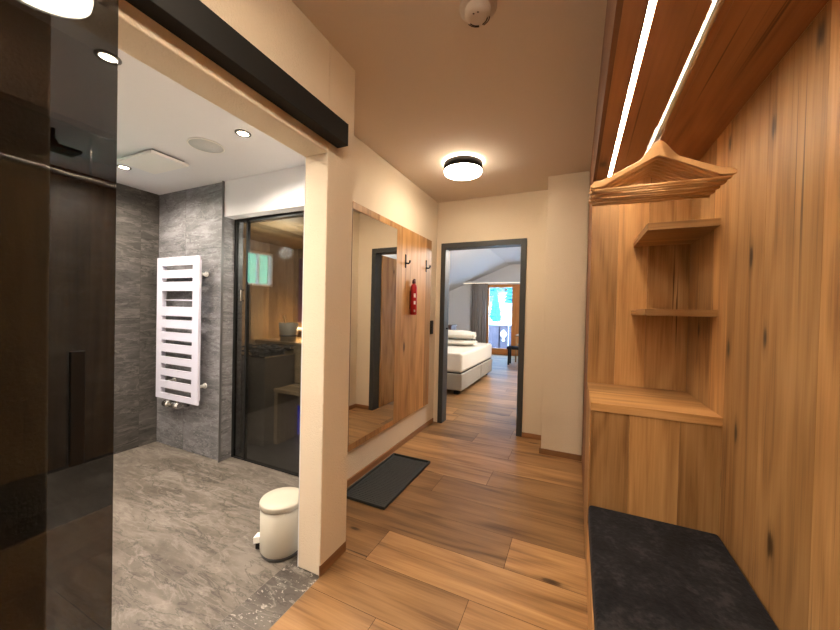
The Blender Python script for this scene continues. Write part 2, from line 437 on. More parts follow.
# projecting tiled wall that carries the radiator
struct(bx((-3.85, 1.952, 0), (-2.772, 2.14, ZB)).build('wall_bathroom_far', 'back_dark'))
b = MB()
tiles(b, 1, 1.95, -3.72, -2.77, 0, ZB, [-3.72, -3.30, -2.77], [0, .62, 1.24, 1.86, 2.5])
tiles(b, 0, -2.77, 1.95, 2.14, 0, ZB, [1.95, 2.14], [0, 1.24, 2.5])
struct(b.build('wall_bathroom_far_tiles', 'stone_wall'))
struct(bx((-2.772, 1.93, 0), (-2.766, 1.9505, ZB)).build('trim_1', 'steel'))
b = MB(); b.box((-2.77, 1.95, 2.118), (-1.672, 2.14, ZB))
struct(b.build('wall_sauna_front', 'bath_paint'))
struct(bx((-3.85, -1.2, 0), (XI, -1.1, ZB)).build('wall_bathroom_near', 'bath_paint'))
# wall side of the opening, bathroom face
struct(bx((XI-.004, YO1+.001, 0), (XI, 1.50, ZB)).build('trim_2', 'bath_paint'))

# bathroom window
w = struct(empty('window_1', (-3.78, .98, 1.845), None, None))
b = MB(); t = .035
for lo, hi in (((WY0, WZ0), (WY1, WZ0+t)), ((WY0, WZ1-t), (WY1, WZ1)), ((WY0, WZ0), (WY0+t, WZ1)), ((WY1-t, WZ0), (WY1, WZ1)), ((.972, WZ0), (.988, WZ1))):
    b.box((-3.80, lo[0], lo[1]), (-3.75, hi[0], hi[1]))
b.build('window_frame', 'white', w)
bx((-3.78, WY0+t, WZ0+t), (-3.774, WY1-t, WZ1-t)).build('pane', 'clear', w)

# ------------------------------------------------------------------ sauna
sx0, sx1, sy0, sy1, sz = -3.32, -1.74, 2.14, 3.30, 2.10
b = MB(); b.boards((sx0-.06, sy0, 0), (sx0, sy1, sz), 1, 2, [.13]); struct(b.build('wall_sauna_left', 'pine'))
b = MB(); b.boards((sx0-.06, sy1, 0), (sx1, sy1+.06, sz), 0, 2, [.13]); struct(b.build('wall_sauna_back', 'pine'))
b = MB(); b.boards((sx1, sy0, 0), (sx1+.04, sy1, sz), 1, 2, [.13]); struct(b.build('wall_sauna_right', 'pine'))
b = MB(); b.boards((sx0-.06, sy0, sz), (sx1, sy1+.06, sz+.05), 0, 1, [.13]); struct(b.build('ceiling_sauna', 'pine'))
struct(bx((sx0-.06, 2.1, -.06), (sx1+.04, sy1+.06, 0)).build('floor_sauna', 'steel'))
struct(bx((sx0, 2.665, 0), (sx0+.012, 2.83, 1.62), 2).build('trim_painted_daylight', 'bench_wood'))  # pale board stands in for daylight falling on the sauna wood
t = empty('sauna_door', (-2.2, 2.06, 0), 'smoked glass sauna front with thin black frame beside the grey tiled wall', 'glass door')
b = MB()
b.box((-2.768, 2.05, .004), (-2.750, 2.08, 2.117)); b.box((-2.742, 2.05, 2.10), (-1.672, 2.08, 2.117)); b.box((-2.742, 2.05, .004), (-1.672, 2.08, .012))
b.box((-2.618, 2.05, .012), (-2.602, 2.08, 2.10)); b.box((-1.70, 2.05, .012), (-1.672, 2.08, 2.10))
b.build('door_frame', 'black', t)
bx((-2.75, 2.062, .012), (-2.618, 2.068, 2.10)).build('side_pane', 'sauna_glass', t)
gl = bx((-2.602, 2.054, .012), (-1.70, 2.060, 2.10)).build('glass_leaf', 'sauna_glass', t)
b = MB(); b.tube([(-2.635, 2.049, 1.40), (-2.635, 2.02, 1.40), (-2.635, 2.02, 1.49), (-2.635, 2.049, 1.49)], .006, 8); b.build('handle', 'chrome', gl)
# heater
t = empty('sauna_heater', (-2.87, 2.5, 0), 'grey box sauna heater with dark stones on top behind the glass', 'sauna heater')
bx((-3.06, 2.34, 0), (-2.70, 2.72, .86)).build('casing', 'heater', t, bevel=.008)
b = MB(); 
for z in (.905, .945): b.tube([(-3.05, 2.35, z), (-2.71, 2.35, z), (-2.71, 2.71, z), (-3.05, 2.71, z), (-3.05, 2.35, z)], .005, 6)
for x in (-3.05, -2.96, -2.88, -2.80, -2.71):
    b.tube([(x, 2.35, .86), (x, 2.35, .95)], .004, 6)
b.build('stone_guard', 'black', t)
b = bx((-3.07, 2.33, .86), (-2.69, 2.73, .872)); b.build('top_plate', 'chrome', t)
def rock(c, r):
    bm = bmesh.new(); bmesh.ops.create_icosphere(bm, subdivisions=2, radius=r)
    for v in bm.verts: v.co *= random.uniform(.82, 1.15); v.co.z *= .75
    b = MB(); idx = {}
    for f in bm.faces: b.quad([v.co + Vector(c) for v in f.verts])
    bm.free(); return b
st = None
for k in range(26):
    x = -3.0 + (k % 5)*.062 + random.uniform(-.01, .01); y = 2.40 + ((k // 5) % 5)*.064; z = .90 + (.03 if k % 3 == 0 else 0) + (.05 if k == 25 else 0)
    o = rock((x, y, z), random.uniform(.030, .038)).build('heater_stone', 'basalt')
    tag(o, 'rough dark stone heaped on the sauna heater', 'stone', 'stones on the sauna heater')
# benches
t = empty('sauna_bench', (-2.4, 2.95, 0), 'upper pale wooden sauna bench along the back wall', 'bench')
b = MB(); b.boards((sx0+.002, 2.72, .945), (sx1-.002, sy1-.004, .975), 1, 0, [.09], .004); b.build('seat', 'bench_wood', t)
b = MB(); b.boards((sx0+.002, 2.74, .55), (sx1-.002, 2.76, .944), 2, 0, [.43]); b.build('front_panel', 'bench_wood', t)
t = empty('sauna_bench', (-2.2, 2.6, 0), 'lower slatted sauna bench below the upper bench', 'bench')
b = MB(); b.boards((-2.69, 2.44, .515), (sx1-.002, 2.715, .545), 1, 0, [.055], .006); b.build('seat', 'bench_wood', t)
b = MB(); b.box((-2.68, 2.44, 0), (-2.64, 2.71, .515), 2); b.build('support', 'bench_wood', t)
b = MB(); b.box((-1.80, 2.44, 0), (-1.76, 2.71, .515), 2); b.build('support', 'bench_wood', t)
o = bx((-2.95, 2.745, .002), (-2.55, 2.765, .30)).build('glow_panel', 'blue'); tag(o, 'blue light glowing under the lower sauna bench', 'light')
# bucket and ladle
t = empty('sauna_bucket', (-2.92, 2.84, .976), 'white sauna bucket standing on the upper bench', 'bucket')
b = MB(); b.lathe([(.001, .976), (.085, .976), (.105, 1.18), (.098, 1.18), (.078, .99), (.001, .99)], (-2.92, 2.84, 0), 32, cap=False); b.build('body', 'cream', t)
b = MB(); b.lathe([(.0915, 1.03), (.0955, 1.03), (.0975, 1.05), (.0935, 1.05)], (-2.92, 2.84, 0), 32); b.build('hoop', 'steel', t)
t2 = empty('sauna_ladle', (-2.95, 2.84, 1.0), 'wooden ladle standing in the white sauna bucket', 'ladle')
b = MB(); b.tube([(-2.93, 2.83, 1.01), (-2.96, 2.83, 1.18), (-2.985, 2.83, 1.27)], [.008, .009, .011], 8); b.build('handle', 'beech', t2)
b = MB(); b.lathe([(.001, .995), (.022, 1.0), (.03, 1.02), (.026, 1.02), (.001, 1.005)], (-2.93, 2.83, 0), 16, cap=False); b.build('bowl', 'beech', t2)
# infrared panel, small lamp
t = bx((-3.20, sy1-.035, 1.16), (-2.2, sy1-.003, 1.97)).build('infrared_panel', 'purple', bevel=.004)
tag(t, 'dark purple panel on the back wall of the sauna', 'panel')
t = empty('sauna_lamp', (-3.1, 3.2, 1.1), 'small glowing warm lamp low on the sauna back wall above bench', 'lamp')
bx((-3.26, 3.2, 1.06), (-2.70, 3.30, 1.085)).build('ledge', 'bench_wood', t)
bx((-3.24, 3.215, 1.086), (-2.75, 3.235, 1.10)).build('bulb', 'sauna_lamp', t)

# ------------------------------------------------------------------ sliding door and rail
t = empty('sliding_door', (-1.10, -.05, 0), 'large smoked glass sliding door with long black bar handle hanging from black rail', 'sliding door')
gp = bx((-1.112, -.56, .012), (-1.104, .478, 2.165)).build('glass_panel', 'tint', t, bevel=.001)
bx((-1.1035, .388, .955), (-1.092, .415, 1.232)).build('handle', 'black', gp, bevel=.002)
t = empty('sliding_rail', (-1.1, .4, 2.17), 'long black rail cover on the cream wall above the bathroom opening', 'rail')
b = MB(); b.box((XW+.001, -.62, 2.171), (XW+.068, 1.40, 2.28))
b.build('rail_cover', 'black', t, bevel=.002)
b = MB(); b.box((XW+.001, 1.4005, 2.171), (XW+.068, 1.406, 2.28)); b.build('end_cap', 'black', t, bevel=.001)

# ------------------------------------------------------------------ bathroom fittings
t = empty('towel_radiator', (-3.235, 1.86, .49), 'white flat panel towel radiator with ten slots on the stone wall', 'radiator')
rx0, rx1, rz0, rz1 = -3.535, -2.925, .492, 1.778
sl = [(.058,.09),(.145,.172),(.235,.345),(.41,.437),(.495,.524),(.58,.608),(.665,.70),(.75,.785),(.835,.87),(.922,.96)]
b = MB(); H = rz1-rz0; ix0 = rx0+.075; ix1 = rx1-.085
b.box((rx0, 1.842, rz0), (ix0, 1.858, rz1)); b.box((ix1, 1.842, rz0), (rx1, 1.858, rz1))
cur = 0
for a, c in sl + [(1., 1.)]:
    b.box((ix0, 1.842, rz1-a*H), (ix1, 1.858, rz1-cur*H)); cur = c
b.build('front_panel', 'radiator', t)
b = MB()
for x in (rx0+.05, rx1-.05): b.box((x-.018, 1.859, rz0+.03), (x+.018, 1.885, rz1-.03))
for a, c in sl: b.tube([(rx0+.05, 1.875, rz1-(a+c)/2*H-.012), (rx1-.05, 1.875, rz1-(a+c)/2*H-.012)], .006, 8) if a == .235 else None
b.build('back_tubes', 'radiator', t)
for z in (rz0+.145, rz1-.15):
    for x in (rx1-.06, rx0+.1):
        b = MB(); b.tube([(x, 1.875, z), (x, 1.949, z)], .014, 12); b.tube([(x, 1.938, z), (x, 1.9495, z)], .024, 14); b.build('bracket', 'white', t)
b = MB(); b.tube([(-3.34, 1.86, .445), (-3.20, 1.86, .445)], .026, 16); b.tube([(-3.42, 1.86, .445), (-3.34, 1.86, .445)], [.030, .033], 18)
b.tube([(-3.26, 1.86, .445), (-3.26, 1.95, .43)], .013, 10); b.tube([(-3.22, 1.86, .445), (-3.22, 1.95, .43)], .013, 10)
b.tube([(-3.24, 1.86, .46), (-3.24, 1.86, .515)], .014, 10)
b.build('valve', 'chrome', t)

t = empty('pedal_bin', (-1.43, 1.44, 0), 'cream cylindrical pedal bin beside the doorway jamb on grey tiles', 'bin')
bc = (-1.457, 1.395, 0); br = .112
t.location = (bc[0], bc[1], 0)
b = MB(); b.lathe([(br*.9, .001), (br*.93, .02)], bc, 40); b.build('foot_ring', 'steel', t)
b = MB(); b.lathe([(br*.93, .02), (br*.98, .028), (br, .04), (br, .262)], bc, 48); b.build('body', 'cream', t)
b = MB(); b.lathe([(br*1.0, .263), (br*1.035, .266), (br*1.035, .286), (br*1.01, .292), (br*.6, .296), (.001, .297)], bc, 48, cap=False); b.build('lid', 'cream', t)
b = MB(); d = Vector((-.93, -.37, 0)); sd = Vector((.37, -.93, 0)); o0 = Vector(bc) + d*(br-.01)
pt = [o0+sd*.014+Vector((0,0,.035)), o0-sd*.014+Vector((0,0,.035))]
def wedge(b, o, d, s, l, w0, w1, z0, z1, th):
    p = [o+s*w0, o-s*w0, o+d*l-s*w1, o+d*l+s*w1]
    b.ring([[q+Vector((0,0,z0 if i<2 else z1)) for i, q in enumerate(p)], [q+Vector((0,0,(z0 if i<2 else z1)+th)) for i, q in enumerate(p)]], True, True, False)
wedge(b, o0, d, sd, .05, .020, .024, .045, .035, .038); pdl = b.build('pedal', 'white', t, bevel=.004)
b = MB(); wedge(b, o0, d, sd, .04, .012, .014, .004, .004, .03); b.build('foot_pad', 'black', pdl)

def vent():
    t = empty('ceiling_vent', (-2.89, 1.46, ZB), 'flat white rectangular air vent on the bathroom ceiling', 'vent')
    mt = Matrix.Translation((-2.86, 1.455, 0)) @ Matrix.Rotation(.02, 4, 'Z')
    b = MB(); b.box((-.21, -.125, ZB-.036), (.21, .125, ZB-.016), mat=mt); b.build('cover_plate', 'plastic', t, bevel=.003)
    b = MB(); b.box((-.19, -.105, ZB-.016), (.19, .105, ZB-.0005), mat=mt); b.build('duct_collar', 'steel', t)
vent()
t = empty('ceiling_speaker', (-2.27, 1.465, ZB), 'round flat pale speaker grille set in the bathroom ceiling', 'speaker')
b = MB(); b.lathe([(.105, ZB-.001), (.108, ZB-.006), (.10, ZB-.008), (.10, ZB-.001)], (-2.27, 1.465, 0), 48); b.build('rim', 'white', t)
b = MB(); b.lathe([(.0998, ZB-.001), (.0998, ZB-.006), (.001, ZB-.007)], (-2.27, 1.465, 0), 48, cap=False); b.build('grille', plain('grille mesh', (.55, .56, .58), .8, bump=.6, bscale=600), t)
SP = [(-1.894, 1.449, 'round recessed spotlight in bathroom ceiling nearest the door jamb'), (-3.241, 1.448, 'round recessed spotlight in bathroom ceiling behind the air vent'),
      (-1.872, .775, 'recessed spotlight in bathroom ceiling at the edge of the glass door')]
for x, y, lab in SP:
    t = empty('ceiling_spotlight', (x, y, ZB), lab, 'spotlight', None)
    b = MB(); b.lathe([(.030, ZB-.001), (.046, ZB-.001), (.046, ZB-.005), (.032, ZB-.007), (.030, ZB-.001)], (x, y, 0), 32, cap=False); b.build('trim_ring', 'steel', t)
    b = MB(); b.lathe([(.031, ZB-.001), (.031, ZB-.004), (.001, ZB-.004)], (x, y, 0), 32, cap=False); b.build('lens', 'spot', t)
t = empty('shower_head', (-2.95, .95, 2.3), 'black rain shower head hanging from the ceiling behind the smoked glass', 'shower head')
b = MB(); b.tube([(-2.95, .955, ZB-.001), (-2.95, .955, 2.325)], .012, 12); b.build('ceiling_arm', 'black', t)
b = MB(); b.lathe([(.001, 2.315), (.02, 2.322), (.026, 2.338), (.02, 2.354), (.001, 2.361)], (-2.95, .955, 0), 20, cap=False); b.build('ball_joint', 'black', t)
b = MB(); b.box((-3.02, .80, 2.296), (-2.88, 1.07, 2.316)); b.build('rose', 'black', t, bevel=.004)

# ------------------------------------------------------------------ mirror board on the left wall
px0 = XM + .001; px1 = -1.525
t = empty('mirror_panel', (XM+.01, 2.85, .25), 'tall oak wall board with long mirror set into its left half', 'mirror')
b = MB()
Y0, Y1, Z0, Z1 = 2.085, 3.605, .275, 2.152
my0, my1, mz0, mz1 = 2.09, 2.765, .325, 2.098
b.boards((px0, Y0, mz1), (px1, my1, Z1), 1, 2, [.18, .2, .16]); b.boards((px0, Y0, Z0), (px1, my1, mz0), 1, 2, [.18, .2, .16])
b.boards((px0, my1, Z0), (px1, Y1, Z1), 1, 2, [.12, .19, .17, .21, .16])
b.box((px0, my0, mz0), (px0+.008, my1, mz1), 2)
b.build('board', 'oakpanel', t)
b = MB()   # pane sits a hair out of parallel with the board, as hung
pts = [(px0+.009, my0), (px0+.009, my1-.001), (px1+.007, my1-.001), (px1-.006, my0)]
b.prism(pts, 2, mz0+.001, mz1-.001); b.build('mirror_glass', 'mirror', t)
bx((px0, my0-.0065, mz0), (px1-.002, my0-.0005, mz1), 2).build('edge_strip', 'brownwood', t)
def hook(y, z, lab):
    t = empty('coat_hook', (px1, y, z), lab, 'hook')
    bx((px1+.0005, y-.011, z-.075), (px1+.007, y+.011, z+.055)).build('plate', 'black', t, bevel=.002)
    b = MB(); b.tube([(px1+.006, y, z-.03), (px1+.035, y, z-.035), (px1+.048, y, z-.025), (px1+.05, y, z-.005)], [.008, .008, .008, .010], 10); b.build('peg', 'black', t)
hook(2.955, 1.84, 'black coat hook on the oak board nearer the mirror')
hook(3.455, 1.855, 'black coat hook at the far edge of the oak board')
# red extinguisher
fy, fz, fx = 3.085, 1.305, px1+.036
t = empty('fire_extinguisher', (fx, fy, fz), 'slim red fire extinguisher mounted on the oak board below the hooks', 'extinguisher')
b = MB(); b.lathe([(.001, fz), (.028, fz), (.033, fz+.006), (.033, fz+.275), (.028, fz+.295), (.014, fz+.31), (.014, fz+.32), (.001, fz+.32)], (fx, fy, 0), 32, cap=False); b.build('cylinder', 'red', t)
b = MB(); b.lathe([(.017, fz+.315), (.019, fz+.32), (.018, fz+.35), (.008, fz+.352), (.001, fz+.352)], (fx, fy, 0), 24, cap=False); b.box((fx-.006, fy-.008, fz+.34), (fx+.014, fy+.008, fz+.362)); b.build('valve_head', plain('black red cap', (.08, .01, .012), .4), t)
def band(b, z0, z1, a0, a1, r):
    A = [(fx+r*math.cos(a), fy+r*math.sin(a), z0) for a in [a0+(a1-a0)*i/8 for i in range(9)]]
    B = [(p[0], p[1], z1) for p in A]
    b.ring([A, B], False, False, True, closed=False)
b = MB()
band(b, fz+.175, fz+.215, -1.15, -.5, .0335); b.build('printed_label', 'white', t)
b = MB(); band(b, fz+.105, fz+.14, -1.1, -.5, .0335); b.build('printed_label', 'white', t)
b = MB(); band(b, fz+.03, fz+.052, -1.05, -.55, .0335); b.build('printed_label', 'white', t)
bx((px1+.0005, fy-.02, fz+.06), (px1+.004, fy+.02, fz+.24)).build('bracket', 'black', t)
# switch
t = empty('light_switch', (XM, 3.705, 1.17), 'black double light switch on the cream wall beside the bedroom door', 'light switch')
sp_l = bx((XM+.0005, 3.665, 1.075), (XM+.009, 3.745, 1.235)).build('plate', 'black', t, bevel=.002)
bx((XM+.009, 3.672, 1.16), (XM+.013, 3.738, 1.228)).build('rocker', 'rubber', sp_l, bevel=.001)
bx((XM+.009, 3.672, 1.082), (XM+.013, 3.738, 1.152)).build('rocker', 'rubber', sp_l, bevel=.001)

# shoe tray
t = empty('shoe_tray', (-1.31, 2.38, 0), 'dark grey rectangular shoe tray on the oak floor under the mirror', 'tray')
tx0, tx1, ty0, ty1 = -1.505, -1.135, 1.97, 2.765
b = MB(); b.box((tx0+.004, ty0+.004, .001), (tx1-.004, ty1-.004, .006)); 
k = 0
y = ty0 + .04
while y < ty1 - .04:
    b.box((tx0+.03, y, .006), (tx1-.03, y+.006, .0075)); y += .02
b.build('base_sheet', 'rubber', t)
b = MB(); h = .022; w_ = .012
b.box((tx0, ty0, .001), (tx0+w_, ty1, h)); b.box((tx1-w_, ty0, .001), (tx1, ty1, h)); b.box((tx0+w_, ty0, .001), (tx1-w_, ty0+w_, h)); b.box((tx0+w_, ty1-w_, .001), (tx1-w_, ty1, h))
b.build('rim', 'rubber', t, bevel=.003)

# ------------------------------------------------------------------ ceiling lamps, smoke detector
def lamp(x, y, lab):
    t = empty('ceiling_lamp', (x, y, ZC), lab, 'ceiling lamp', None)
    R = .168
    b = MB(); b.lathe([(.10, ZC-.0005), (.10, ZC-.018), (.001, ZC-.018)], (x, y, 0), 48, cap=False); b.build('ceiling_plate', 'halo', t)
    b = MB(); b.lathe([(R-.004, ZC-.018), (R, ZC-.018), (R, ZC-.082), (R-.004, ZC-.082), (R-.004, ZC-.018)], (x, y, 0), 64, cap=False)
    b.build('ring', 'black', t)
    b = MB(); b.lathe([(R-.005, ZC-.03), (R-.005, ZC-.082), (R-.008, ZC-.10), (R-.03, ZC-.107), (.001, ZC-.109)], (x, y, 0), 64, cap=False); b.build('diffuser', 'lamp', t)
lamp(-.93, 2.86, 'round ceiling lamp with black ring and glowing white diffuser near bedroom door')
lamp(-.31, .56, 'round ceiling lamp reflected at the top of the smoked glass door')
t = empty('smoke_detector', (-.415, 1.43, ZC), 'round pale smoke detector with curved slots on the corridor ceiling', 'smoke detector')
sc_ = (-.415, 1.43, 0)
b = MB(); b.lathe([(.080, ZC-.0005), (.080, ZC-.008), (.070, ZC-.014), (.001, ZC-.014)], sc_, 48, cap=False); b.build('base', 'detector', t)
b = MB(); b.lathe([(.056, ZC-.014), (.056, ZC-.036), (.048, ZC-.046), (.030, ZC-.050), (.001, ZC-.050)], sc_, 48, cap=False); b.build('sensor_head', 'detector', t)
for r, dz in ((.050, .0455), (.040, .0498)):
    for a0, a1 in ((.35, 1.3), (1.7, 2.75)):
        b = MB(); A = [(sc_[0]+r*math.cos(a), sc_[1]+r*math.sin(a), ZC-dz) for a in [a0+(a1-a0)*i/14 for i in range(15)]]
        b.tube(A, .0024, 6); b.build('slot', 'gap', t)
for a in (-1.9, -1.3):
    b = MB(); b.lathe([(.001, ZC-.049), (.004, ZC-.051), (.001, ZC-.052)], (sc_[0]+.032*math.cos(a), sc_[1]+.032*math.sin(a), 0), 10, cap=False); b.build('slot', 'gap', t)

# ------------------------------------------------------------------ wardrobe niche
t = empty('wardrobe', (.36, 1.2, 0), 'built-in oak wardrobe niche with shelves, clothes rail and light strip', 'wardrobe')
YN, YB = 2.015, 2.61      # shelf front plane, niche back
yN0 = -1.45
b = MB(); b.boards((WX1, yN0, 0), (WX1+.024, YN, ZT), 1, 2, [.23, .30, .19, .26, .33, .24, .28]); b.build('back_panel', 'oak', t)
b = MB(); b.boards((WX1, YN+.001, 0), (WX1+.024, YB, ZT), 1, 2, [.20, .22, .3]); b.build('niche_back_panel', 'oak', t)
b = MB(); b.boards((WX0, YB, 0), (WX1+.024, YB+.022, ZT), 0, 2, [.16, .17, .24]); b.build('end_panel', 'oak', t)
b = MB(); b.box((WX0, YN, .0), (WX0+.008, YB, .84), 2); b.build('niche_side_panel', 'oak', t)
b = MB(); b.box((WX0, YB+.023, .0), (WX0+.02, 3.44, ZC-.002), 2); b.build('side_panel', 'oak_dark', t)
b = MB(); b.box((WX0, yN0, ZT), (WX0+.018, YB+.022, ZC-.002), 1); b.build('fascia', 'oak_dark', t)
# underside, split around the LED channel
LX = .180
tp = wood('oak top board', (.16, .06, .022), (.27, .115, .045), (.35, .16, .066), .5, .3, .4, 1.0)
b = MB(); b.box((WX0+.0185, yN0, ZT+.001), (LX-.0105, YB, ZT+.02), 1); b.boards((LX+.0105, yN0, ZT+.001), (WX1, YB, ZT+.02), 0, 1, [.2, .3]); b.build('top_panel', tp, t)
b = MB(); b.box((LX-.0105, yN0, ZT+.010), (LX+.0105, YB-.01, ZT+.02)); b.build('light_channel', 'chrome', t)
b = MB(); b.box((LX-.009, yN0, ZT+.002), (LX+.009, YB-.02, ZT+.009)); b.build('light_strip', 'led', t)
b = MB(); b.box((LX-.0145, yN0, ZT-.012), (LX-.0115, YB-.01, ZT+.002)); b.build('reflection_blocker', 'oak_dark', t)  # added lip, keeps the LED strip's reflection out of the glass door
# shelves
def shelf(x0, y0, z0, z1, nm='shelf'):
    b = MB(); b.boards((x0, y0, z0), (WX1-.001, YB-.001, z1), 1, 0, [.3, .35], .0003); return b.build(nm, 'oak', t, bevel=.001)
shelf(WX0, YN, .842, .884)
shelf(.333, 2.125, 1.352, 1.386)
shelf(.333, 2.125, 1.80, 1.838)
# lower box under shelf
b = MB(); b.boards((WX0+.009, YN+.006, 0), (WX1, YN+.026, .842), 0, 2, [.17, .21, .2]); b.build('lower_panel', 'oak', t)
# bench box
b = MB(); b.box((WX0, yN0, 0), (WX0+.018, YN+.0, .235), 1); b.build('bench_front', 'oak', t)
b = MB(); b.box((WX0+.018, yN0, .215), (WX1, YN, .235), 1); b.build('bench_seat', 'oak', t)
# rod
RX, RZ = .262, 2.03
b = MB(); b.prism([(RX + .010*math.cos(2*PI*k/20), RZ + .0165*math.sin(2*PI*k/20)) for k in range(20)], 1, yN0+.02, 1.80, True); b.build('clothes_rail', 'chrome', t)
for y in (.95, .0):
    b = MB(); b.tube([(RX, y, RZ+.012), (RX, y, ZT)], .006, 10); b.build('rail_support', 'chrome', t)
# cushion
b = MB(); b.box((WX0+.003, yN0+.02, .236), (WX1-.003, YN-.003, .345))
cu = b.build('seat_cushion', 'fabric', None, bevel=.018, seg=4, loc=(.36, .6, .236)); tag(cu, 'long dark charcoal fabric cushion lying on the wardrobe bench', 'cushion')

# hangers
def hanger_parts():
    root = empty('clothes_hanger', (RX, 0, RZ), 'x', 'hanger', None)
    # local build around world origin: arms in X, thin in Y
    b = MB(); prof = []
    n = 24; top = []; bot = []
    for i in range(-n, n+1):
        s = i/n; a = abs(s); x = .222*s
        k_ = min(1, a/.30); k_ = k_*k_*(3-2*k_)
        zt = -.036 - .044*k_ - .112*(math.sqrt(a*a+.0081)-.09) + .012*max(0, a-.82)/.18 - (.010*max(0, (a-.93)/.07)**2)
        zb = -.092 - .120*a**1.05 + .016*max(0, a-.82)/.18 + (.006*max(0, (a-.93)/.07)**2)
        top.append((x, zt)); bot.append((x, zb))
    out = top + bot[::-1]
    rings = []
    th = .0065
    yb = lambda x: .014*(abs(x)/.222)**2     # shoulders sweep slightly forward
    A = [(q[0], -th - yb(q[0]), q[1]) for q in out]; B = [(q[0], th - yb(q[0]), q[1]) for q in out]
    # build as strip of quads for a clean concave outline
    m = len(top)
    def Q(*p): b.quad(p, [(q[0], q[2]+q[1]) for q in p], (.3, .6, .5))
    for i in range(m-1):
        t0, t1, b0, b1 = top[i], top[i+1], bot[i], bot[i+1]
        f = lambda q, s: (q[0], s*th - yb(q[0]), q[1])
        Q(f(t0,-1), f(b0,-1), f(b1,-1), f(t1,-1)); Q(f(t0,1), f(t1,1), f(b1,1), f(b0,1))
        Q(f(t0,-1), f(t1,-1), f(t1,1), f(t0,1)); Q(f(b0,-1), f(b0,1), f(b1,1), f(b1,-1))
    for i in (0, m-1):
        f = lambda q, s: (q[0], s*th - yb(q[0]), q[1]); Q(f(top[i],-1), f(top[i],1), f(bot[i],1), f(bot[i],-1))
    bars = MB(); bars.tube([(-.207, -.012, -.200), (.207, -.012, -.200)], .0055, 10)
    hk = MB(); p = [(0, 0, -.012), (0, 0, -.022+.016)]
    p = [(0, 0, -.03), (0, 0, -.018)] 
    cx, cz, r = 0, .0, .0145
    for i in range(15):
        a = -PI/2 + .35 + (-1)*(-1)*0 ; 
    p = [(0, 0, -.05), (0, 0, -.034), (.004, 0, -.022)] + [(r*math.cos(a), 0, cz + r*math.sin(a)) for a in [-.9 + (PI+1.1)*i/14 for i in range(15)]]
    hk.tube(p, .0021, 8)
    out = []
    for bb, nm, mt in ((b, 'shoulders', 'beech'), (bars, 'trouser_bar', 'beech'), (hk, 'hook', 'chrome')):
        o = bb.build(nm, mt)
        if nm == 'shoulders':
            bm = bmesh.new(); bm.from_mesh(o.data); bmesh.ops.remove_doubles(bm, verts=bm.verts, dist=1e-5); bmesh.ops.recalc_face_normals(bm, faces=bm.faces); bm.to_mesh(o.data); bm.free()
            m_ = o.modifiers.new('bevel', 'BEVEL'); m_.width = .003; m_.segments = 2; m_.limit_method = 'ANGLE'
        o.parent = root; out.append(o)
    return root, out
HL = ['wooden clothes hanger at the front of the row, nearest the viewer', 'second wooden clothes hanger from the front of the row', 'third wooden clothes hanger from the front of the row',
      'fourth wooden clothes hanger from the front of the row', 'fourth wooden clothes hanger from the back of the row', 'third wooden clothes hanger from the back of the row',
      'second wooden clothes hanger from the back of the row', 'wooden clothes hanger at the back of the row, nearest the shelves']
h0, hp = hanger_parts()
for k in range(8):
    if k == 0: r = h0
    else:
        r = h0.copy(); C.objects.link(r)
        for c in hp: d = c.copy(); C.objects.link(d); d.parent = r
    r.location = (RX, 1.50 + .0285*k, RZ)
    r.rotation_euler = (0, [.0, .015, -.012, .02, -.015, .01, -.02, .012][k], [.045, .04, .05, .035, .04, .03, .045, .035][k])
    r['label'] = HL[k]; r['group'] = 'wooden hangers on the clothes rail'

# ------------------------------------------------------------------ bedroom door frame
d = struct(empty('door_1', (-.99, YF, 0), None, None))
b = MB()
for (x0, x1) in ((-1.488, -1.43), (-.56, -.50)): b.box((x0, YF-.018, .0), (x1, YF-.0005, 2.16))
b.box((-1.43, YF-.018, 2.098), (-.56, YF-.0005, 2.16))
b.box((-1.4545, YF-.0005, 0), (-1.43, YF+.135, 2.098)); b.box((-.56, YF-.0005, 0), (-.5355, YF+.135, 2.098)); b.box((-1.4545, YF-.0005, 2.098), (-.5355, YF+.135, 2.119))
b.build('door_frame', 'anthracite', d, bevel=.002)
b = MB(); b.boards((-.575, YF+.14, .01), (-.535, YF+1.0, 2.09), 1, 2, [.2, .25, .18]); b.build('door_leaf', 'oak', d)
b = MB(); b.tube([(-1.43, YF+.06, 1.14), (-1.40, YF+.06, 1.14), (-1.40, YF+.0, 1.14)], .008, 8); b.build('strike_plate', 'black', d)

# ------------------------------------------------------------------ bedroom shell
BY0, BY1 = YF+.12, 10.92
RXg, RZg, SL = -1.93, 2.86, .42
b = MB(); zl = RZg - SL*(RXg+5.2)*1.0
zl = RZg - SL*(-(-5.2) + RXg)   # height at the left eave
b.prism([(-5.2, RZg-SL*(5.2+RXg)), (RXg, RZg), (1.6, RZg), (1.6, RZg+.12), (RXg, RZg+.12), (-5.2, RZg-SL*(5.2+RXg)+.12)], 1, BY0-.02, BY1+.1)
struct(b.build('ceiling_bedroom', 'bed_paint'))
struct(bx((-5.3, BY0, 0), (-5.2, BY1, 1.9)).build('wall_bedroom_left', 'bed_paint'))
struct(bx((1.6, BY0, 0), (1.7, BY1, 3.0)).build('wall_bedroom_right', 'bed_paint'))
b = MB(); b.box((-5.3, BY0-.11, 0), (-1.67, BY0, 2.9)); b.box((.8, BY0-.11, 0), (1.7, BY0, 2.95)); b.box((-1.67, BY0-.11, ZC), (.8, BY0, 2.98))
struct(b.build('wall_bedroom_near', 'bed_paint'))
b = MB(); GX0, GX1, GZ = -2.66, -.2, 2.24
